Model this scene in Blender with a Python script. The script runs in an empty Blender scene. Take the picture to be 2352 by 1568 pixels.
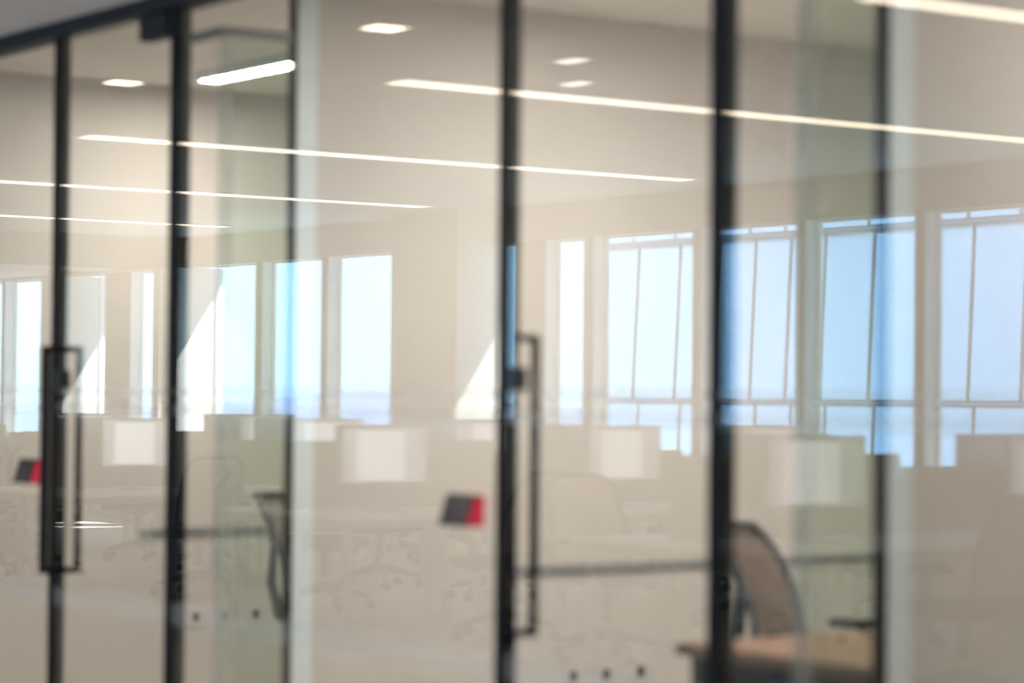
import bpy, bmesh, math, random
from mathutils import Vector, Matrix
random.seed(7)
S = bpy.context.scene
COL = S.collection
PI = math.pi

# ------------------------------------------------------------------ camera, world, sun, exposure
CAM_H = 1.45                      # eye height above the floor
GLASS_Y = 4.30                    # front face line of the glazed partition
yaw, pitch, roll = math.radians(54.657), math.radians(1.2595), math.radians(0.5106)
fwd = Vector((-math.sin(yaw)*math.cos(pitch), math.cos(yaw)*math.cos(pitch), math.sin(pitch)))
rgt = Vector((math.cos(yaw), math.sin(yaw), 0))
upv = rgt.cross(fwd)
r2 = rgt*math.cos(roll) + upv*math.sin(roll)
u2 = upv*math.cos(roll) - rgt*math.sin(roll)
cam = bpy.data.cameras.new('camera')
camo = bpy.data.objects.new('camera', cam); COL.objects.link(camo)
m = Matrix((r2, u2, -fwd)).transposed().to_4x4(); m.translation = (0, 0, CAM_H)
camo.matrix_world = m
cam.sensor_width = 36; cam.lens = 36*5868.3/2352
cam.clip_end = 20000; cam.clip_start = .05
cam.dof.use_dof = True; cam.dof.focus_distance = 28; cam.dof.aperture_fstop = 1.65
S.camera = camo

W = bpy.data.worlds.new('sky'); S.world = W; W.use_nodes = True
nt = W.node_tree; nt.nodes.clear()
wo = nt.nodes.new('ShaderNodeOutputWorld'); bg = nt.nodes.new('ShaderNodeBackground')
tc = nt.nodes.new('ShaderNodeTexCoord'); sx = nt.nodes.new('ShaderNodeSeparateXYZ'); rp = nt.nodes.new('ShaderNodeValToRGB')
nt.links.new(tc.outputs['Generated'], sx.inputs[0]); nt.links.new(sx.outputs['Z'], rp.inputs[0])
nt.links.new(rp.outputs[0], bg.inputs[0]); nt.links.new(bg.outputs[0], wo.inputs[0])
rp.color_ramp.elements[0].position = 0.0; rp.color_ramp.elements[0].color = (.34, .67, .97, 1)
rp.color_ramp.elements[1].position = 0.7; rp.color_ramp.elements[1].color = (.40, .66, 1.0, 1)
bg.inputs[1].default_value = 4.1

SUN_TO = Vector((.35, -.60, .92)).normalized()
sl = bpy.data.lights.new('sun', 'SUN'); sl.energy = 24; sl.angle = math.radians(.53); sl.color = (1, .95, .87)
so = bpy.data.objects.new('sun', sl); COL.objects.link(so)
so.rotation_euler = SUN_TO.to_track_quat('Z', 'Y').to_euler()

S.view_settings.view_transform = 'Standard'; S.view_settings.look = 'None'
S.view_settings.gamma = 1; S.view_settings.exposure = 1.12
S.view_settings.use_curve_mapping = False
cy = S.cycles
cy.use_denoising = True; cy.denoiser = 'OPENIMAGEDENOISE'
cy.max_bounces = 10; cy.diffuse_bounces = 5; cy.glossy_bounces = 5; cy.transparent_max_bounces = 24
cy.caustics_reflective = False; cy.caustics_refractive = False
cy.sample_clamp_indirect = 12

# ------------------------------------------------------------------ materials
def nodes(name):
    M = bpy.data.materials.new(name); M.use_nodes = True
    return M, M.node_tree, M.node_tree.nodes, M.node_tree.links

def paint(name, col, rough=.6, var=.05, scale=6., metallic=0., bump=0., bscale=60., spec=.4):
    M, t, n, l = nodes(name); b = n['Principled BSDF']
    no = n.new('ShaderNodeTexNoise'); no.inputs['Scale'].default_value = scale; no.inputs['Detail'].default_value = 4
    co = n.new('ShaderNodeTexCoord'); l.new(co.outputs['Object'], no.inputs['Vector'])
    r = n.new('ShaderNodeValToRGB')
    r.color_ramp.elements[0].position = .3; r.color_ramp.elements[1].position = .7
    r.color_ramp.elements[0].color = (*[c*(1-var) for c in col], 1)
    r.color_ramp.elements[1].color = (*[min(1, c*(1+var)) for c in col], 1)
    l.new(no.outputs[0], r.inputs[0]); l.new(r.outputs[0], b.inputs['Base Color'])
    b.inputs['Roughness'].default_value = rough; b.inputs['Metallic'].default_value = metallic
    b.inputs['Specular IOR Level'].default_value = spec
    if bump:
        n2 = n.new('ShaderNodeTexNoise'); n2.inputs['Scale'].default_value = bscale; l.new(co.outputs['Object'], n2.inputs['Vector'])
        bp = n.new('ShaderNodeBump'); bp.inputs['Strength'].default_value = bump; bp.inputs['Distance'].default_value = .01
        l.new(n2.outputs[0], bp.inputs['Height']); l.new(bp.outputs[0], b.inputs['Normal'])
    return M

def wood(name, c1, c2):
    M, t, n, l = nodes(name); b = n['Principled BSDF']
    co = n.new('ShaderNodeTexCoord'); mp = n.new('ShaderNodeMapping'); mp.inputs['Scale'].default_value = (1.2, 14, 14)
    no = n.new('ShaderNodeTexNoise'); no.inputs['Scale'].default_value = 3; no.inputs['Detail'].default_value = 6
    r = n.new('ShaderNodeValToRGB'); r.color_ramp.elements[0].color = (*c1, 1); r.color_ramp.elements[1].color = (*c2, 1)
    l.new(co.outputs['Object'], mp.inputs[0]); l.new(mp.outputs[0], no.inputs[0]); l.new(no.outputs[0], r.inputs[0])
    l.new(r.outputs[0], b.inputs['Base Color']); b.inputs['Roughness'].default_value = .45
    return M

def emit(name, col, s):
    M, t, n, l = nodes(name); n.remove(n['Principled BSDF'])
    e = n.new('ShaderNodeEmission'); e.inputs[0].default_value = (*col, 1); e.inputs[1].default_value = s
    l.new(e.outputs[0], n['Material Output'].inputs[0]); return M

def glass(name, tint, ior=1.52):
    # architectural sheet glass: straight-through transmission with a tint, Fresnel reflection on both faces
    M, t, n, l = nodes(name); n.remove(n['Principled BSDF'])
    g = n.new('ShaderNodeNewGeometry'); mi = n.new('ShaderNodeMix'); mi.data_type = 'FLOAT'
    mi.inputs[2].default_value = ior; mi.inputs[3].default_value = 1/ior
    l.new(g.outputs['Backfacing'], mi.inputs[0])
    fr = n.new('ShaderNodeFresnel'); l.new(mi.outputs[0], fr.inputs[0])
    tr = n.new('ShaderNodeBsdfTransparent'); tr.inputs[0].default_value = (*tint, 1)
    gl = n.new('ShaderNodeBsdfGlossy'); gl.inputs['Roughness'].default_value = 0; gl.inputs['Color'].default_value = (1, 1, 1, 1)
    mx = n.new('ShaderNodeMixShader'); l.new(fr.outputs[0], mx.inputs[0]); l.new(tr.outputs[0], mx.inputs[1]); l.new(gl.outputs[0], mx.inputs[2])
    l.new(mx.outputs[0], n['Material Output'].inputs[0]); return M

def film(name, col, alpha):
    M, t, n, l = nodes(name); n.remove(n['Principled BSDF'])
    tr = n.new('ShaderNodeBsdfTransparent'); d = n.new('ShaderNodeBsdfDiffuse'); d.inputs[0].default_value = (*col, 1)
    mx = n.new('ShaderNodeMixShader'); mx.inputs[0].default_value = alpha
    l.new(tr.outputs[0], mx.inputs[1]); l.new(d.outputs[0], mx.inputs[2]); l.new(mx.outputs[0], n['Material Output'].inputs[0]); return M

MT = dict(
    beige=paint('beige_wall_paint', (.64, .60, .555), .7, .02, 3),
    white_wall=paint('warm_white_wall_paint', (.70, .65, .60), .7, .02, 3),
    ceiling=paint('ceiling_plaster', (.71, .66, .61), .8, .02, 2),
    office_ceiling=paint('bright_ceiling_plaster', (.88, .83, .78), .8, .02, 2),
    soffit=paint('soffit_paint', (.66, .52, .45), .8, .02, 2),
    carpet=paint('carpet', (.52, .49, .46), .95, .18, 40, bump=.5, bscale=300),
    jamb=paint('white_jamb_paint', (.88, .91, .89), .5, .02, 4),
    fin=paint('fin_taupe', (.46, .385, .32), .6, .04, 6),
    beam=paint('taupe_beam_paint', (.34, .27, .22), .7, .03, 4),
    dark=paint('dark_anodised_frame', (.008, .009, .012), .6, .2, 20, spec=.2),
    darkgrey=paint('grey_rail_metal', (.34, .35, .35), .4, .1, 20, metallic=.4),
    pale=paint('pale_blue_trim', (.78, .87, .89), .5, .03, 8),
    glass=glass('clear_partition_glass', (.965, .975, .968)),
    greenglass=glass('green_tinted_glass', (.84, .90, .86)),
    winglass=glass('window_glass', (.95, .97, .97)),
    film=film('etched_dot_film', (.85, .87, .88), .28),
    bandfilm=film('etched_band_film', (.80, .85, .92), .08),
    jointfilm=film('milky_joint_film', (.72, .70, .72), .22),
    glint=emit('imitated_glint_glow', (1, .95, .88), 3.2),  # glow imitating light glints on the ceiling, no real fitting
    black=paint('black_plastic', (.02, .02, .022), .5, .1, 30),
    blackgloss=paint('dark_screen', (.035, .03, .05), .15, .1, 4),
    red=emit('red_status_light', (1, .07, .12), .22),
    wood=wood('walnut_desktop', (.15, .07, .035), (.27, .145, .08)),
    mesh=paint('taupe_mesh_fabric', (.50, .43, .38), .85, .15, 90, bump=.4, bscale=400),
    seat=paint('charcoal_seat_fabric', (.035, .035, .04), .9, .2, 60, bump=.4, bscale=300),
    frame=paint('graphite_frame', (.09, .095, .10), .4, .1, 20, metallic=.4),
    white=paint('white_laminate', (.78, .77, .75), .4, .02, 6),
    screen=paint('oatmeal_screen_fabric', (.46, .42, .36), .9, .08, 60, bump=.3, bscale=300),
    silver=paint('silver_plastic', (.45, .45, .46), .35, .05, 12, metallic=.5),
    display=emit('monitor_glow', (.92, .95, 1.0), .9),
    displaygrey=emit('monitor_side_glow', (.75, .80, .82), .55),
    strip=emit('strip_diffuser_glow', (1, .83, .64), 4.0),
    office_light=emit('office_diffuser_glow', (1, .92, .84), 65),
    office_mid=emit('soft_office_diffuser_glow', (1, .91, .81), 50),
    office_dim=emit('dimmed_office_diffuser_glow', (1, .89, .79), 32),
    down=emit('downlight_glow', (1, .80, .58), 10),
    bluepane=paint('blue_curtain_glass', (.86, .88, 1.0), .22, .02, .35, metallic=.85),
    nmull=paint('aluminium_mullion', (.22, .20, .20), .5, .05, 3),
    ntrans=paint('aluminium_transom', (.30, .33, .38), .5, .05, 3),
    concrete=paint('pale_concrete', (.55, .53, .50), .8, .06, .3),
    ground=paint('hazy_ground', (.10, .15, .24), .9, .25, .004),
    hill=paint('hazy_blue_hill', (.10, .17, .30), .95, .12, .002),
    brick=paint('pinkish_brick', (.40, .26, .24), .8, .06, .2),
)
def city_mat():
    M, t, n, l = nodes('far_roof_paints'); b = n['Principled BSDF']
    o = n.new('ShaderNodeNewGeometry'); r = n.new('ShaderNodeValToRGB')
    l.new(o.outputs['Random Per Island'], r.inputs[0]); l.new(r.outputs[0], b.inputs['Base Color'])
    r.color_ramp.interpolation = 'CONSTANT'
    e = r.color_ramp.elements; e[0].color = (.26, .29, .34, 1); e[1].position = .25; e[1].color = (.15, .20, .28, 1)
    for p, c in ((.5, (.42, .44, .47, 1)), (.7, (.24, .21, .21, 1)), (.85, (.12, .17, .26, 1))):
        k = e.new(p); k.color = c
    b.inputs['Roughness'].default_value = .9; return M
MT['city'] = city_mat()

# ------------------------------------------------------------------ helpers
def link(o, parent=None):
    COL.objects.link(o)
    if parent is not None: o.parent = parent
    return o
def empty(name, loc=(0, 0, 0), rz=0., parent=None):
    o = bpy.data.objects.new(name, None); o.empty_display_size = .1
    o.location = loc; o.rotation_euler = (0, 0, rz); return link(o, parent)
def tag(o, label, cat, group=None, kind=None):
    o['label'] = label; o['category'] = cat
    if group: o['group'] = group
    if kind: o['kind'] = kind
    return o
def struct(o): o['kind'] = 'structure'; return o

class MB:
    def __init__(s): s.bm = bmesh.new()
    def box(s, x0, x1, y0, y1, z0, z1, bev=0., seg=2):
        b = bmesh.new(); bmesh.ops.create_cube(b, size=1)
        sxx, sy, sz = x1-x0, y1-y0, z1-z0
        for v in b.verts: v.co = Vector(((v.co.x+.5)*sxx+x0, (v.co.y+.5)*sy+y0, (v.co.z+.5)*sz+z0))
        if bev > 0: bmesh.ops.bevel(b, geom=b.edges[:], offset=min(bev, .49*min(abs(sxx), abs(sy), abs(sz))), segments=seg, affect='EDGES', profile=.6)
        return s._merge(b)
    def _merge(s, b):
        me = bpy.data.meshes.new('tmp'); b.to_mesh(me); b.free(); s.bm.from_mesh(me); bpy.data.meshes.remove(me); return s
    def cyl(s, c, r, h, seg=16, r2=None, axis='Z'):
        b = bmesh.new(); bmesh.ops.create_cone(b, cap_ends=True, segments=seg, radius1=r, radius2=r if r2 is None else r2, depth=h)
        R = Matrix.Identity(4)
        if axis == 'X': R = Matrix.Rotation(PI/2, 4, 'Y')
        if axis == 'Y': R = Matrix.Rotation(PI/2, 4, 'X')
        bmesh.ops.transform(b, matrix=Matrix.Translation(c) @ R, verts=b.verts[:]); return s._merge(b)
    def tube(s, pts, r, seg=8, closed=False):
        pts = [Vector(p) for p in pts]; n = len(pts); b = bmesh.new(); rings = []
        ref = Vector((0, 0, 1))
        for i, p in enumerate(pts):
            a = pts[i-1] if (i or closed) else p; c = pts[(i+1) % n] if (i < n-1 or closed) else p
            t = (c-a).normalized()
            if abs(t.dot(ref)) > .95: ref = Vector((0, 1, 0)) if abs(t.y) < .9 else Vector((1, 0, 0))
            nx = t.cross(ref).normalized(); ny = nx.cross(t).normalized()
            rr = r[i] if isinstance(r, (list, tuple)) else r
            rings.append([b.verts.new(p + (nx*math.cos(k*2*PI/seg) + ny*math.sin(k*2*PI/seg))*rr) for k in range(seg)])
            ref = ny
        for i in range(n if closed else n-1):
            A, B = rings[i], rings[(i+1) % n]
            for k in range(seg): b.faces.new((A[k], A[(k+1) % seg], B[(k+1) % seg], B[k]))
        if not closed: b.faces.new(rings[0]); b.faces.new(rings[-1][::-1])
        bmesh.ops.recalc_face_normals(b, faces=b.faces[:]); return s._merge(b)
    def mesh(s, name, mat, smooth=False):
        me = bpy.data.meshes.new(name); s.bm.to_mesh(me); s.bm.free(); me.materials.append(MT[mat])
        if smooth:
            for p in me.polygons: p.use_smooth = True
        return me
    def build(s, name, mat, parent=None, loc=None, smooth=False):
        o = bpy.data.objects.new(name, s.mesh(name, mat, smooth))
        if loc: o.location = loc
        return link(o, parent)
def bx(name, mat, x0, x1, y0, y1, z0, z1, parent=None, bev=0.):
    return MB().box(x0, x1, y0, y1, z0, z1, bev).build(name, mat, parent)
def at_origin(name, mat, x0, x1, y0, y1, z0, z1, parent=None, bev=0.):
    # box whose object origin is its own base centre
    c = ((x0+x1)/2, (y0+y1)/2, z0)
    return MB().box(x0-c[0], x1-c[0], y0-c[1], y1-c[1], 0, z1-z0, bev).build(name, mat, parent, c)
def copy_tree(o, parent=None):
    c = o.copy(); COL.objects.link(c); c.parent = parent
    if parent is not None: c.matrix_parent_inverse = o.matrix_parent_inverse
    for ch in list(o.children): copy_tree(ch, c)
    return c

H = CAM_H
WIN_Y = -5.00           # inner face of the window wall
X0, X1 = -33.0, 3.0     # ends of the open office
CEIL = 3.20             # open office ceiling
OC = H + 1.475          # small office ceiling
BACK_Y = 7.75
# ------------------------------------------------------------------ room shell
struct(bx('floor', 'carpet', X0, X1, WIN_Y-.3, BACK_Y, -.12, 0))
struct(bx('ceiling', 'ceiling', X0, X1, WIN_Y-.3, GLASS_Y+.12, CEIL, CEIL+.12))
struct(bx('wall_left', 'beige', X0-.12, X0, WIN_Y-.3, BACK_Y, -.12, CEIL+.12))
struct(bx('wall_right', 'white_wall', X1, X1+.12, WIN_Y-.3, BACK_Y, -.12, CEIL+.12))
struct(bx('wall_back', 'beige', X0, X1, BACK_Y, BACK_Y+.12, -.12, CEIL+.12))
struct(bx('ceiling_offices', 'office_ceiling', X0, X1, GLASS_Y+.12, BACK_Y, OC, OC+.1))
struct(bx('wall_bulkhead', 'soffit', X0, X1, GLASS_Y+.0, GLASS_Y+.12, H+1.44, CEIL))
struct(bx('trim_beam', 'beam', -25.75, -25.45, WIN_Y, GLASS_Y, H+1.40, CEIL))
struct(bx('ceiling_lowered', 'ceiling', X0, -25.75, WIN_Y, GLASS_Y, H+1.47, H+1.52))

# window wall: sill wall, head wall, fins, columns
struct(bx('wall_window_head', 'white_wall', X0, X1, WIN_Y-.34, WIN_Y, H+1.43, CEIL))
struct(bx('wall_window_sill', 'white_wall', X0, X1, WIN_Y-.34, WIN_Y, 0, H-.62))
struct(bx('trim_window_ledge', 'white', X0, X1, WIN_Y-.22, WIN_Y+.10, H-.62, H-.585, bev=.01))
fins = [(-8.60, -8.49), (-9.94, -9.83), (-11.28, -11.17), (-12.62, -12.51), (-13.94, -13.84), (-15.28, -15.18), (-16.57, -16.46),
        (-18.09, -17.95), (-19.12, -18.67), (-22.58, -22.46), (-23.95, -23.81), (-26.32, -26.15), (-27.54, -26.88), (-29.3, -29.2), (-30.5, -30.4), (-31.8, -31.7),
        (-7.26, -7.15), (-5.92, -5.81), (-4.58, -4.47), (-3.24, -3.13), (-1.90, -1.79), (-.56, -.45), (.78, .89), (2.12, 2.23)]
fins.sort()
for i, (a, b) in enumerate(fins):
    t = struct(empty('trim_fin_%d' % (i+1), ((a+b)/2, WIN_Y, H-.62)))
    hw = (b-a)/2
    MB().box(-hw, hw, 0, .012, 0, 2.05, .002).build('facing', 'fin', t)
    MB().box(-hw, hw, -.16, 0, 0, 2.05).build('jamb', 'jamb', t)
cols = [(-20.72, -19.60), (-25.45, -25.07), (-28.6, -27.95)]
for i, (a, b) in enumerate(cols):
    c = struct(empty('trim_column_%d' % (i+1), ((a+b)/2, WIN_Y, 0))); hw = (b-a)/2
    top = (CEIL if i == 0 else H+1.40)
    MB().box(-hw, hw, .338, .35, 0, top, .002).build('facing', 'beige', c)
    MB().box(-hw, hw, -.22, .338, 0, top).build('cladding', 'jamb', c)
# window units between the supports
edges = sorted([(a, b) for a, b in fins] + cols)
k = 0; prev = X0
gaps = []
for a, b in edges:
    if a - prev > .15: gaps.append((prev, a))
    prev = max(prev, b)
if X1 - prev > .15: gaps.append((prev, X1))
for a, b in gaps:
    k += 1
    w = struct(empty('window_%d' % k, ((a+b)/2, WIN_Y-.12, H-.585))); hw = (b-a)/2; z1 = 2.015
    MB().box(-hw, hw, -.03, -.018, 0, z1).build('pane', 'winglass', w)
    fr = MB()
    fr.box(-hw, -hw+.015, -.045, -.005, 0, z1); fr.box(hw-.015, hw, -.045, -.005, 0, z1)
    fr.box(-hw+.015, hw-.015, -.045, -.005, 0, .02); fr.box(-hw+.015, hw-.015, -.045, -.005, z1-.012, z1)
    fr.build('window_frame', 'jamb', w)
SH = [(-18.75, X1), (-24.05, -19.95), (-26.95, -25.50), (X0, -28.75)]  # added slabs out of view, placed to keep sun off the window jambs
for i, (a, b) in enumerate(SH):
    struct(bx('trim_added_sun_block_%d' % (i+1), 'jamb', a, b, WIN_Y-1.55, WIN_Y-.34, H+1.60, H+1.70))
struct(bx('trim_added_sun_block_5', 'concrete', -19.95, -18.75, WIN_Y-.68, WIN_Y-.34, H+1.46, H+1.56))  # added unseen overhang, sized to shape the sun wedge on the column
struct(bx('trim_added_sun_block_6', 'concrete', -28.75, -26.95, WIN_Y-.68, WIN_Y-.34, H+1.46, H+1.56))  # another unseen overhang, added to trim the sunlight on its column

# ------------------------------------------------------------------ glazed partition
GP = struct(empty('wall_glazed', (0, GLASS_Y, 0)))
GT = H + 1.385
def gp(name, mat, x0, x1, y0, y1, z0, z1, bev=0., parent=GP):
    return MB().box(x0, x1, y0-GLASS_Y, y1-GLASS_Y, z0, z1, bev).build(name, mat, parent)
MOD = 3.028
HANDLE_X = [-6.107 + MOD*i for i in (-5, -4, -3, -2, -1, 0, 1, 2)]   # strike edge of each door
DOORW = .955
# continuous head channel
gp('head_channel', 'dark', X0, X1, GLASS_Y-.03, GLASS_Y+.07, GT, GT+.06, .004)
gp('floor_channel', 'dark', X0, X1, GLASS_Y-.02, GLASS_Y+.06, 0, .06, .004)
def dots(px0, px1, parent):
    b = MB(); n = int((px1-px0)/.02); bm = b.bm
    for i in range(n):
        xa = px0 + i*.02 + .004
        for z0, z1 in ((H+.000, H+.022), (H-.075, H-.034)):
            vs = [bm.verts.new((x, -.0015, z)) for x, z in ((xa, z0), (xa+.012, z0), (xa+.012, z1), (xa, z1))]
            bm.faces.new(vs)
    o = b.build('etched_dots', 'film', parent); o['kind'] = 'stuff'
    MB().box(px0, px1, -.002, -.001, H-.82, H-.745).build('etched_band', 'bandfilm', parent)
panes = []
for i, hx in enumerate(HANDLE_X):
    hinge = hx + DOORW + .012
    # fixed light from the hinge post of this door to the strike post of the next one
    nxt = hx + MOD
    if hinge+.03 < X1:
        x1 = min(nxt-.018, X1)
        p = MB().box(hinge+.018, x1, .0, .012, .06, GT).build('pane', 'glass', GP); dots(hinge+.018, x1, p)
    # posts: strike post and hinge post
    gp('mullion', 'dark', hx-.016, hx+.016, GLASS_Y-.012, GLASS_Y+.045, .06, GT, .002)
    if hinge < X1:
        gp('mullion', 'dark', hinge-.018, hinge+.018, GLASS_Y-.012, GLASS_Y+.055, .06, GT, .002)
def pull(parent, z0, z1, xo, depth, r, side, name):
    # square-section back to back pull: two stubs and a long bar
    t = MB(); s = side
    y0 = .012 if s > 0 else 0.
    a, b = sorted((y0 + s*depth, y0 + s*(depth+2*r)))
    t.box(xo-r, xo+r, a, b, z0, z1, .003)
    for z in (z0, z1-2*r):
        c, d = sorted((y0, y0 + s*depth)); t.box(xo-r, xo+r, c, d, z, z+2*r)
    return t.build(name, 'dark', parent)
for i, hx in enumerate(HANDLE_X):
    hinge = hx + DOORW
    if hinge > X1: continue
    d = struct(empty('door_%d' % (i+1), (hx, GLASS_Y, 0)))
    dp = MB().box(.022, DOORW-.012, 0, .012, .07, GT-.01).build('pane', 'glass', d); dots(.022, DOORW-.012, dp)
    h = pull(d, H-.695, H+.185, .045, .060, .011, 1, 'pull_handle')
    if i < 5: h2 = pull(d, H-.695, H+.185, .030, .040, .014, -1, 'pull_handle')
    MB().box(DOORW-.235, DOORW-.012, -.022, .034, GT-.095, GT-.005, .006).build('closer_box', 'dark', d)
    MB().box(.022, .09, -.012, .024, H+.02, H+.09, .004).build('lock_case', 'black', d)
# return lights: short green glass returns, dark post, pale strip, then the drywall divider
for i, hx in enumerate(HANDLE_X):
    xp = hx + 1.262
    if xp > X1-.2: continue
    w = struct(empty('wall_divider_%d' % (i+1), (xp, GLASS_Y+.03, 0)))
    MB().box(-.012, 0, 0, .285, .03, H+1.26).build('return_pane', 'greenglass', w)
    MB().box(-.03, .004, 0, .285, H+1.262, H+1.292).build('return_rail', 'frame', w)
    gp('transom', 'frame', xp-.27, xp-.03, GLASS_Y+.03, GLASS_Y+.06, H+1.262, H+1.292)
    MB().box(-.030, .004, .002, .045, .03, H+1.26).build('joint_strip', 'jointfilm', w)
    MB().box(-.035, .006, .285, .30, 0, OC).build('end_post', 'dark', w)
    MB().box(-.035, .003, .30, .385, 0, OC).build('pale_strip', 'pale', w)
    MB().box(-.05, 0, .385, BACK_Y-GLASS_Y-.03, 0, OC).build('drywall', 'beige', w)
    MB().box(0, .012, 1.25, BACK_Y-GLASS_Y-.03, H-.672, H-.638, .003).build('wall_rail', 'darkgrey', w)
    for yy in (6.209, 6.038, 5.88):
        o = MB().box(0, .008, yy-GLASS_Y-.03-.04, yy-GLASS_Y-.03+.04, H-1.11, H-1.02, .003).build('outlet_plate', 'beige', w)
        MB().box(.008, .010, yy-GLASS_Y-.03-.018, yy-GLASS_Y-.03+.018, H-1.085, H-1.045).build('socket', 'black', o)

# ------------------------------------------------------------------ lamps
ORD = ['first', 'second', 'third', 'fourth', 'fifth', 'sixth', 'seventh']
def strip_light(x, y0, y1, z, label, group):
    t = empty('strip_light', (x, (y0+y1)/2, z)); hl = (y1-y0)/2; w = .125
    MB().box(-w, w, -hl, hl, -.012, -.004).build('diffuser', 'strip', t)
    f = MB(); f.box(-w-.015, -w, -hl-.015, hl+.015, -.016, -.001); f.box(w, w+.015, -hl-.015, hl+.015, -.016, -.001)
    f.box(-w, w, -hl-.015, -hl, -.016, -.001); f.box(-w, w, hl, hl+.015, -.016, -.001)
    f.build('trim_frame', 'white', t)
    return tag(t, label, 'ceiling light', group)
for i, x in enumerate((-23.25, -19.52, -15.72, -11.85, -8.05, -4.20, -.30)):
    strip_light(x, -4.25, 1.02, CEIL, 'long warm white ceiling strip, %s from the lowered beam' % ORD[i], 'strip lights of the open office')
def office_light(x, nth, mat='office_light'):
    t = empty('office_light', (x, 5.62, OC))
    MB().box(-.9, .9, -.05, .05, -.038, -.030).build('diffuser', mat, t)
    f = MB().box(-.92, .92, -.06, .06, -.03, -.001)
    f.box(-.92, .92, -.06, -.05, -.040, -.03); f.box(-.92, .92, .05, .06, -.040, -.03)
    f.box(-.92, -.9, -.05, .05, -.040, -.03); f.box(.9, .92, -.05, .05, -.040, -.03)
    f.build('housing', 'white', t)
    return tag(t, nth, 'ceiling light', 'linear lights of the small offices')
for i in range(-4, 3):
    x = -9.45 + MOD*i
    nth = {2: 'linear light in the empty office on the other side of the walnut desk', 1: 'bright linear light over the walnut desk office', 0: 'bright linear light in the small office with the half hidden chair'}.get(i, 'linear light, %s office past the half hidden chair toward the beam' % ORD[-i-1 if i < 0 else 0])
    if X0 < x-1 and x+1 < X1: office_light(x + (.4 if i == 1 else 0), nth, 'office_dim' if i == 2 else 'office_light' if i == 1 else 'office_mid')
def downlight(x, y, z, nth):
    t = empty('downlight', (x, y, z))
    MB().box(-.09, .09, -.09, .09, -.006, -.002).build('lens', 'down', t)
    f = MB(); f.box(-.11, .11, -.11, -.09, -.010, -.001); f.box(-.11, .11, .09, .11, -.010, -.001)
    f.box(-.11, -.09, -.09, .09, -.010, -.001); f.box(.09, .11, -.09, .09, -.010, -.001)
    f.build('bezel', 'white', t)
    return tag(t, 'square downlight in the corridor ceiling, %s counting from the beam' % nth, 'downlight', 'corridor downlights')
for i, x in enumerate((-12.91, -10.19, -4.75, -2.03)): downlight(x, 2.14, CEIL, ORD[i])
for x, yv, nt_ in ((-10.49, 7.79, 'corridor'), (-11.24, 8.376, 'fourth strip light')):
    t = empty('glint_plate', (x, 8.6-yv, CEIL))  # added glowing plate standing in for a pale light glint
    MB().box(-.11, .11, -.06, .06, -.02, -.001, .004).build('housing', 'white', t); MB().box(-.09, .09, -.045, .045, -.026, -.02, .002).build('lens', 'glint', t)
    tag(t, 'small glowing plate imitating a ceiling glint, of the two nearer the ' + nt_, 'emergency light', 'imitated ceiling glints')

# ------------------------------------------------------------------ room booking panels on the glass
def booking(x, z, label):
    t = empty('booking_panel', (x, GLASS_Y, z))
    MB().box(-.105, .045, -.030, -.0, -.047, .047, .004).build('housing', 'black', t)
    MB().box(-.10, .04, -.032, -.030, -.042, .042).build('display', 'blackgloss', t)
    MB().box(.045, .060, -.026, -.004, -.044, .044).build('status_light', 'red', t, None)
    for o in t.children:      # the front leans out towards the bottom
        for v in o.data.vertices:
            if v.co.y < -.005: v.co.y -= .030*(.047-v.co.z)/.094
    return tag(t, label, 'door panel')
booking(-6.250, H-.335, 'black room booking panel with red side light beside the walnut desk office door')
booking(-6.250-MOD, H-.305, 'black room booking panel beside the door with a pull on both faces')

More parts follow.
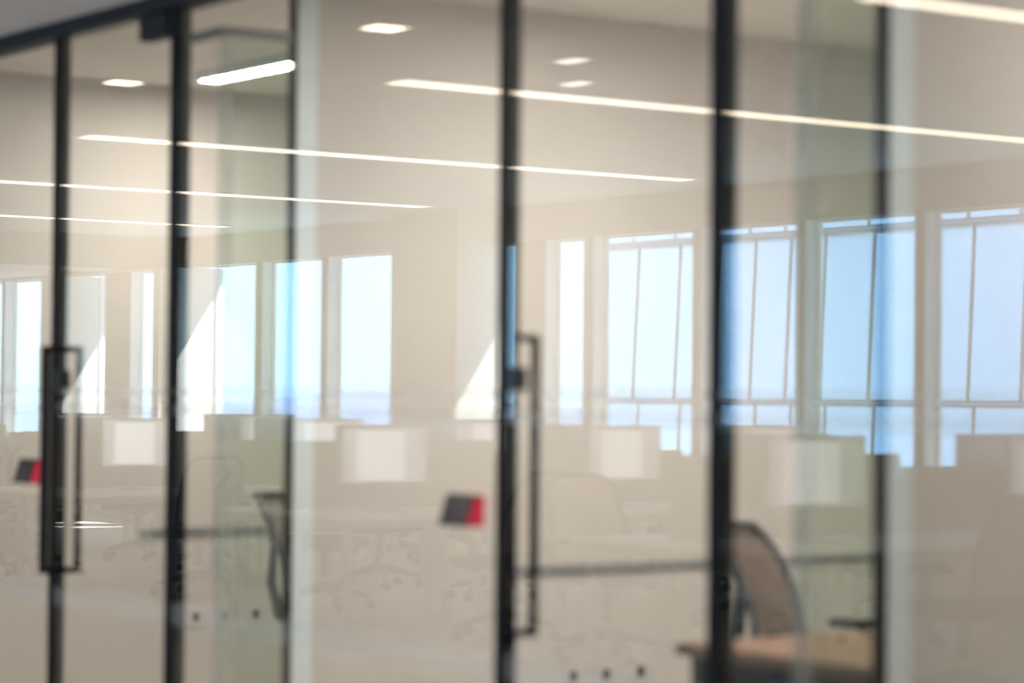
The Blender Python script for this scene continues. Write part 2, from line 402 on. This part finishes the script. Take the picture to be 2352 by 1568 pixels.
# ------------------------------------------------------------------ chair
def make_chair():
    t = empty('task_chair')
    # faces +Y locally
    MB().box(-.24, .24, -.22, .26, .43, .50, .03, 3).build('seat', 'seat', t, smooth=True)
    # mesh back: curved shell
    bm = bmesh.new(); nu, nv = 14, 18; g = []
    def P(u, v):
        wv = .235*(1-.12*v) * (1 if v < .8 else math.sqrt(max(0, 1-((v-.8)/.2)**2*.55)))
        x = (u*2-1)*wv
        y = -.25 - .16*v + .05*math.sin(v*PI) + .06*(1-(u*2-1)**2)*-1 + .03
        return Vector((x, y, .53 + .48*v))
    for j in range(nv+1): g.append([bm.verts.new(P(i/nu, j/nv)) for i in range(nu+1)])
    for j in range(nv):
        for i in range(nu): bm.faces.new((g[j][i], g[j][i+1], g[j+1][i+1], g[j+1][i]))
    r = bmesh.ops.solidify(bm, geom=bm.faces[:], thickness=.012)
    b = MB(); b.bm = bm; b.build('backrest', 'mesh', t, smooth=True)
    loop = [P(0, v/12) for v in range(13)] + [P(u/10, 1) for u in range(1, 10)] + [P(1, 1-v/12) for v in range(13)] + [P(1-u/10, 0) for u in range(1, 10)]
    MB().tube(loop, .014, 8, True).build('back_frame', 'frame', t, smooth=True)
    MB().tube([(0, -.20, .40), (0, -.33, .48), (0, -.37, .62), (.0, -.36, .78), (-.10, -.40, .92)], [.03, .028, .022, .018, .012]).build('spine', 'frame', t, smooth=True)
    for s in (-1, 1):
        a = MB().tube([(s*.22, 0, .42), (s*.29, 0, .44), (s*.30, -.02, .58), (s*.30, -.02, .65)], .016).build('armrest', 'frame', t, smooth=True)
        MB().box(s*.30-.04, s*.30+.04, -.14, .12, .65, .68, .012).build('arm_pad', 'black', a)
    MB().cyl((0, .02, .33), .028, .22).cyl((0, .02, .42), .10, .03).build('gas_column', 'frame', t)
    st = MB()
    for k in range(5):
        a = k*2*PI/5 + .3
        st.tube([(0, .02, .16), (.16*math.cos(a), .02+.16*math.sin(a), .125), (.31*math.cos(a), .02+.31*math.sin(a), .09)], [.035, .024, .016])
    st.build('star_base', 'frame', t)
    for k in range(5):
        a = k*2*PI/5 + .3; px, py = .31*math.cos(a), .02+.31*math.sin(a)
        MB().cyl((px, py, .03), .03, .045, 14, axis='X').cyl((px, py, .065), .008, .04, 8).build('caster', 'black', t)
    return t
chair = make_chair()
def face(dx, dy): return math.atan2(dy, dx) - PI/2
chair.location = (-6.48, 5.98, 0); chair.rotation_euler.z = face(.88, .47)
tag(chair, 'mesh-backed task chair pulled up beside the walnut desk behind the glass', 'chair')
c = copy_tree(chair); c.location = (-9.60, 5.95, 0); c.rotation_euler.z = face(.75, .65)
tag(c, 'dark task chair half hidden by the dark end post of the office divider', 'chair')

# walnut desk in the nearer office
d = empty('walnut_desk', (-5.40, 5.10, 0))
MB().box(-.46, .46, -.35, .35, .70, .735, .006).build('desktop', 'wood', d)
for s in (-1, 1):
    for q in (-1, 1):
        MB().box(s*.40-.025, s*.40+.025, q*.29-.025, q*.29+.025, 0, .70, .003).build('leg', 'black', d)
MB().box(-.375, .375, -.30, -.275, .42, .70).build('modesty_panel', 'black', d)
tag(d, 'walnut-topped desk with black legs behind the glass', 'desk')
# black pedestal under the desk
pdo = empty('drawer_pedestal', (-5.20, 5.12, 0))
MB().box(-.13, .13, -.24, .24, .04, .60, .006).build('body', 'black', pdo)
for kz in range(3):
    dr = MB().box(-.145, -.13, -.23, .23, .06+kz*.18, .225+kz*.18, .004).build('drawer', 'black', pdo)
    MB().box(-.155, -.145, -.08, .08, .19+kz*.18, .20+kz*.18).build('handle', 'silver', dr)
for q in (-1, 1):
    MB().cyl((0, q*.17, .02), .02, .04, 12, axis='X').build('caster', 'black', pdo)
tag(pdo, 'black drawer pedestal standing under the walnut desk', 'drawer unit')

# ------------------------------------------------------------------ open office benches (seen mirrored in the glass)
def make_bench_desk():
    t = empty('bench_desk')
    MB().box(.02, .77, -.79, .79, .705, .73, .004).build('desktop', 'white', t)
    for s in (-1, 1):
        l = MB(); l.box(.06, .11, s*.74-.02, s*.74+.02, 0, .705); l.box(.66, .71, s*.74-.02, s*.74+.02, 0, .705); l.box(.11, .66, s*.74-.02, s*.74+.02, .65, .705)
        l.build('leg_frame', 'silver', t)
    MB().box(.11, .14, -.72, .72, .62, .66).build('cross_rail', 'silver', t)
    return t
def make_screen(zt):
    t = empty('desk_screen')
    MB().box(-.016, .016, -.785, .785, .745, zt, .008).build('fabric_panel', 'screen', t)
    for s in (-1, 1): MB().box(-.022, .022, s*.55-.03, s*.55+.03, .70, .76).build('clamp', 'silver', t)
    return t
def make_monitor():
    t = empty('monitor')    # screen faces +X
    MB().box(-.02, .015, -.31, .31, .90, 1.27, .008).build('casing', 'silver', t)
    s = MB().box(.015, .0165, -.295, .295, .915, 1.255).build('display', 'displaygrey', t)
    MB().box(.0165, .0172, -.14, .20, .93, 1.235).build('page', 'display', s)
    MB().box(-.05, -.02, -.03, .03, .75, 1.05, .006).build('stand', 'silver', t)
    MB().box(-.12, .08, -.11, .11, .73, .742, .004).build('foot', 'silver', t)
    return t
def put(proto, used, loc, rz, label, cat, group):
    o = proto if not used[0] else copy_tree(proto); used[0] = True
    o.location = loc; o.rotation_euler.z = rz; tag(o, label, cat, group); return o
P1, P2, P3 = make_bench_desk(), [make_screen(z) for z in (1.17, 1.10, .98)], make_monitor()
U1, U2, U3 = [0], [[0], [0], [0]], [0]
POS = ['corridor end', 'middle', 'window end']
for bi, xb in enumerate((-21.4, -17.6, -13.75, -9.95)):
    row = ORD[bi] + ' row from the beam'
    for k in range(3):
        yc = -.20 - 1.60*k
        for s, rz in ((1, 0.), (-1, PI)):
            sd = 'facing it' if s > 0 else 'facing away'
            at = '%s of %s, %s' % (POS[k], row, sd)
            put(P1, U1, (xb, yc, 0), rz, 'white bench desk, ' + at, 'desk', 'bench desks')
            jx = random.uniform(-.03, .05); jy = random.uniform(-.22, .22)
            put(P3, U3, (xb+s*(.24+jx), yc+jy, 0), rz + random.uniform(-.12, .12), 'lit monitor, ' + at, 'monitor', 'bench monitors')
            ch = copy_tree(chair); ch.location = (xb+s*random.uniform(1.15, 1.35), yc+random.uniform(-.25, .25), 0)
            ch.rotation_euler.z = face(-s, random.uniform(-.4, .4))
            tag(ch, 'task chair, ' + at, 'chair', 'bench chairs')
        put(P2[k], U2[k], (xb, yc, 0), 0, 'oatmeal fabric desk screen, %s of %s' % (POS[k], row), 'desk screen', 'desk screens')

# ------------------------------------------------------------------ outside: neighbouring facade
NY = -31.4
ms = [-52.95, -51.15, -49.48, -48.0, -46.62, -45.35, -44.15, -42.52, -40.95, -39.40, -37.85]
while ms[-1] < -14: ms.append(ms[-1]+1.6)
nb = empty('office_tower', (-30, NY, -40))
def nbp(name, mat, x0, x1, y0, y1, z0, z1): return MB().box(x0+30, x1+30, y0-NY, y1-NY, z0+40, z1+40).build(name, mat, nb)
nbp('body', 'concrete', -53.2, 40, NY-26, NY-.6, -40, H+24)
ST = 3.95
for st in range(-2, 5):
    zb = H + .03 + (st)*ST - .0
    if st > -3:
        nbp('transom', 'ntrans', ms[0]-.2, ms[-1], NY-.30, NY+.01, zb-.13, zb)
        nbp('transom_cap', 'frame', ms[0]-.2, ms[-1], NY+.01, NY+.03, zb-.03, zb)
        nbp('transom_cap', 'frame', ms[0]-.2, ms[-1], NY+.01, NY+.03, zb-.14, zb-.11)
    # storeys lean back at the top: each pane and mullion is sheared by .18 m
    for i, xa in enumerate(ms):
        def lean(o):
            for v in o.data.vertices:
                f = (v.co.z+H*0 - (zb+40))/ST
                v.co.y -= .20*f
            return o
        lean(nbp('mullion', 'nmull', xa-.04, xa+.04, NY-.06, NY-.01, zb, zb+ST-.13))
        if i < len(ms)-1:
            lean(nbp('pane', 'bluepane', xa+.04, ms[i+1]-.04, NY-.06, NY-.03, zb, zb+ST-.13))
tag(nb, 'neighbouring office tower with blue curtain wall glass and pale mullions', 'building')

# far ground, hills, city
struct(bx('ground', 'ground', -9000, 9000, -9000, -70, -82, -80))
def hill(name, cx, cy, L, hgt, rot, label):
    bm = bmesh.new(); n = 40; rings = []
    for i in range(n+1):
        u = i/n*2-1
        hh = hgt*(.55+.45*math.sin(u*3.1+cx)*math.cos(u*7.3))*max(0, 1-abs(u)**4)
        rings.append([bm.verts.new((u*L, y, z)) for y, z in ((-700, 0), (-250, hh*.8), (0, hh), (250, hh*.8), (700, 0))])
    for i in range(n):
        for q in range(4): bm.faces.new((rings[i][q], rings[i+1][q], rings[i+1][q+1], rings[i][q+1]))
    b = MB(); b.bm = bm; o = b.build(name, 'hill', None, (cx, cy, -80), True); o.rotation_euler.z = rot
    return tag(o, label, 'hill')
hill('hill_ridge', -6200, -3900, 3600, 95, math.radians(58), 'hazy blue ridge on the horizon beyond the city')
cb = MB(); rr = random.Random(3)
for i in range(900):
    dist = rr.uniform(300, 3200); a = math.radians(rr.uniform(22, 42))
    x, y = -dist*math.cos(a), -dist*math.sin(a)
    if abs(x+1010) < 60 and abs(y+610) < 60: continue
    w, dd, hh = rr.uniform(5, 16), rr.uniform(5, 16), rr.uniform(4, 16) + (rr.random() < .06)*rr.uniform(5, 25)
    cb.box(x-w, x+w, y-dd, y+dd, -80, -80+hh)
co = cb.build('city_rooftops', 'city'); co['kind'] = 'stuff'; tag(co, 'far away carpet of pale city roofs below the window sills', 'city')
tw = empty('brick_tower', (-1010, -610, -80))
MB().box(-14, 14, -14, 14, 0, 62).build('body', 'brick', tw); MB().box(-6, 6, -6, 6, 62, 68).build('roof_hut', 'concrete', tw)
tag(tw, 'pinkish tower block rising above the far city roofs', 'building')
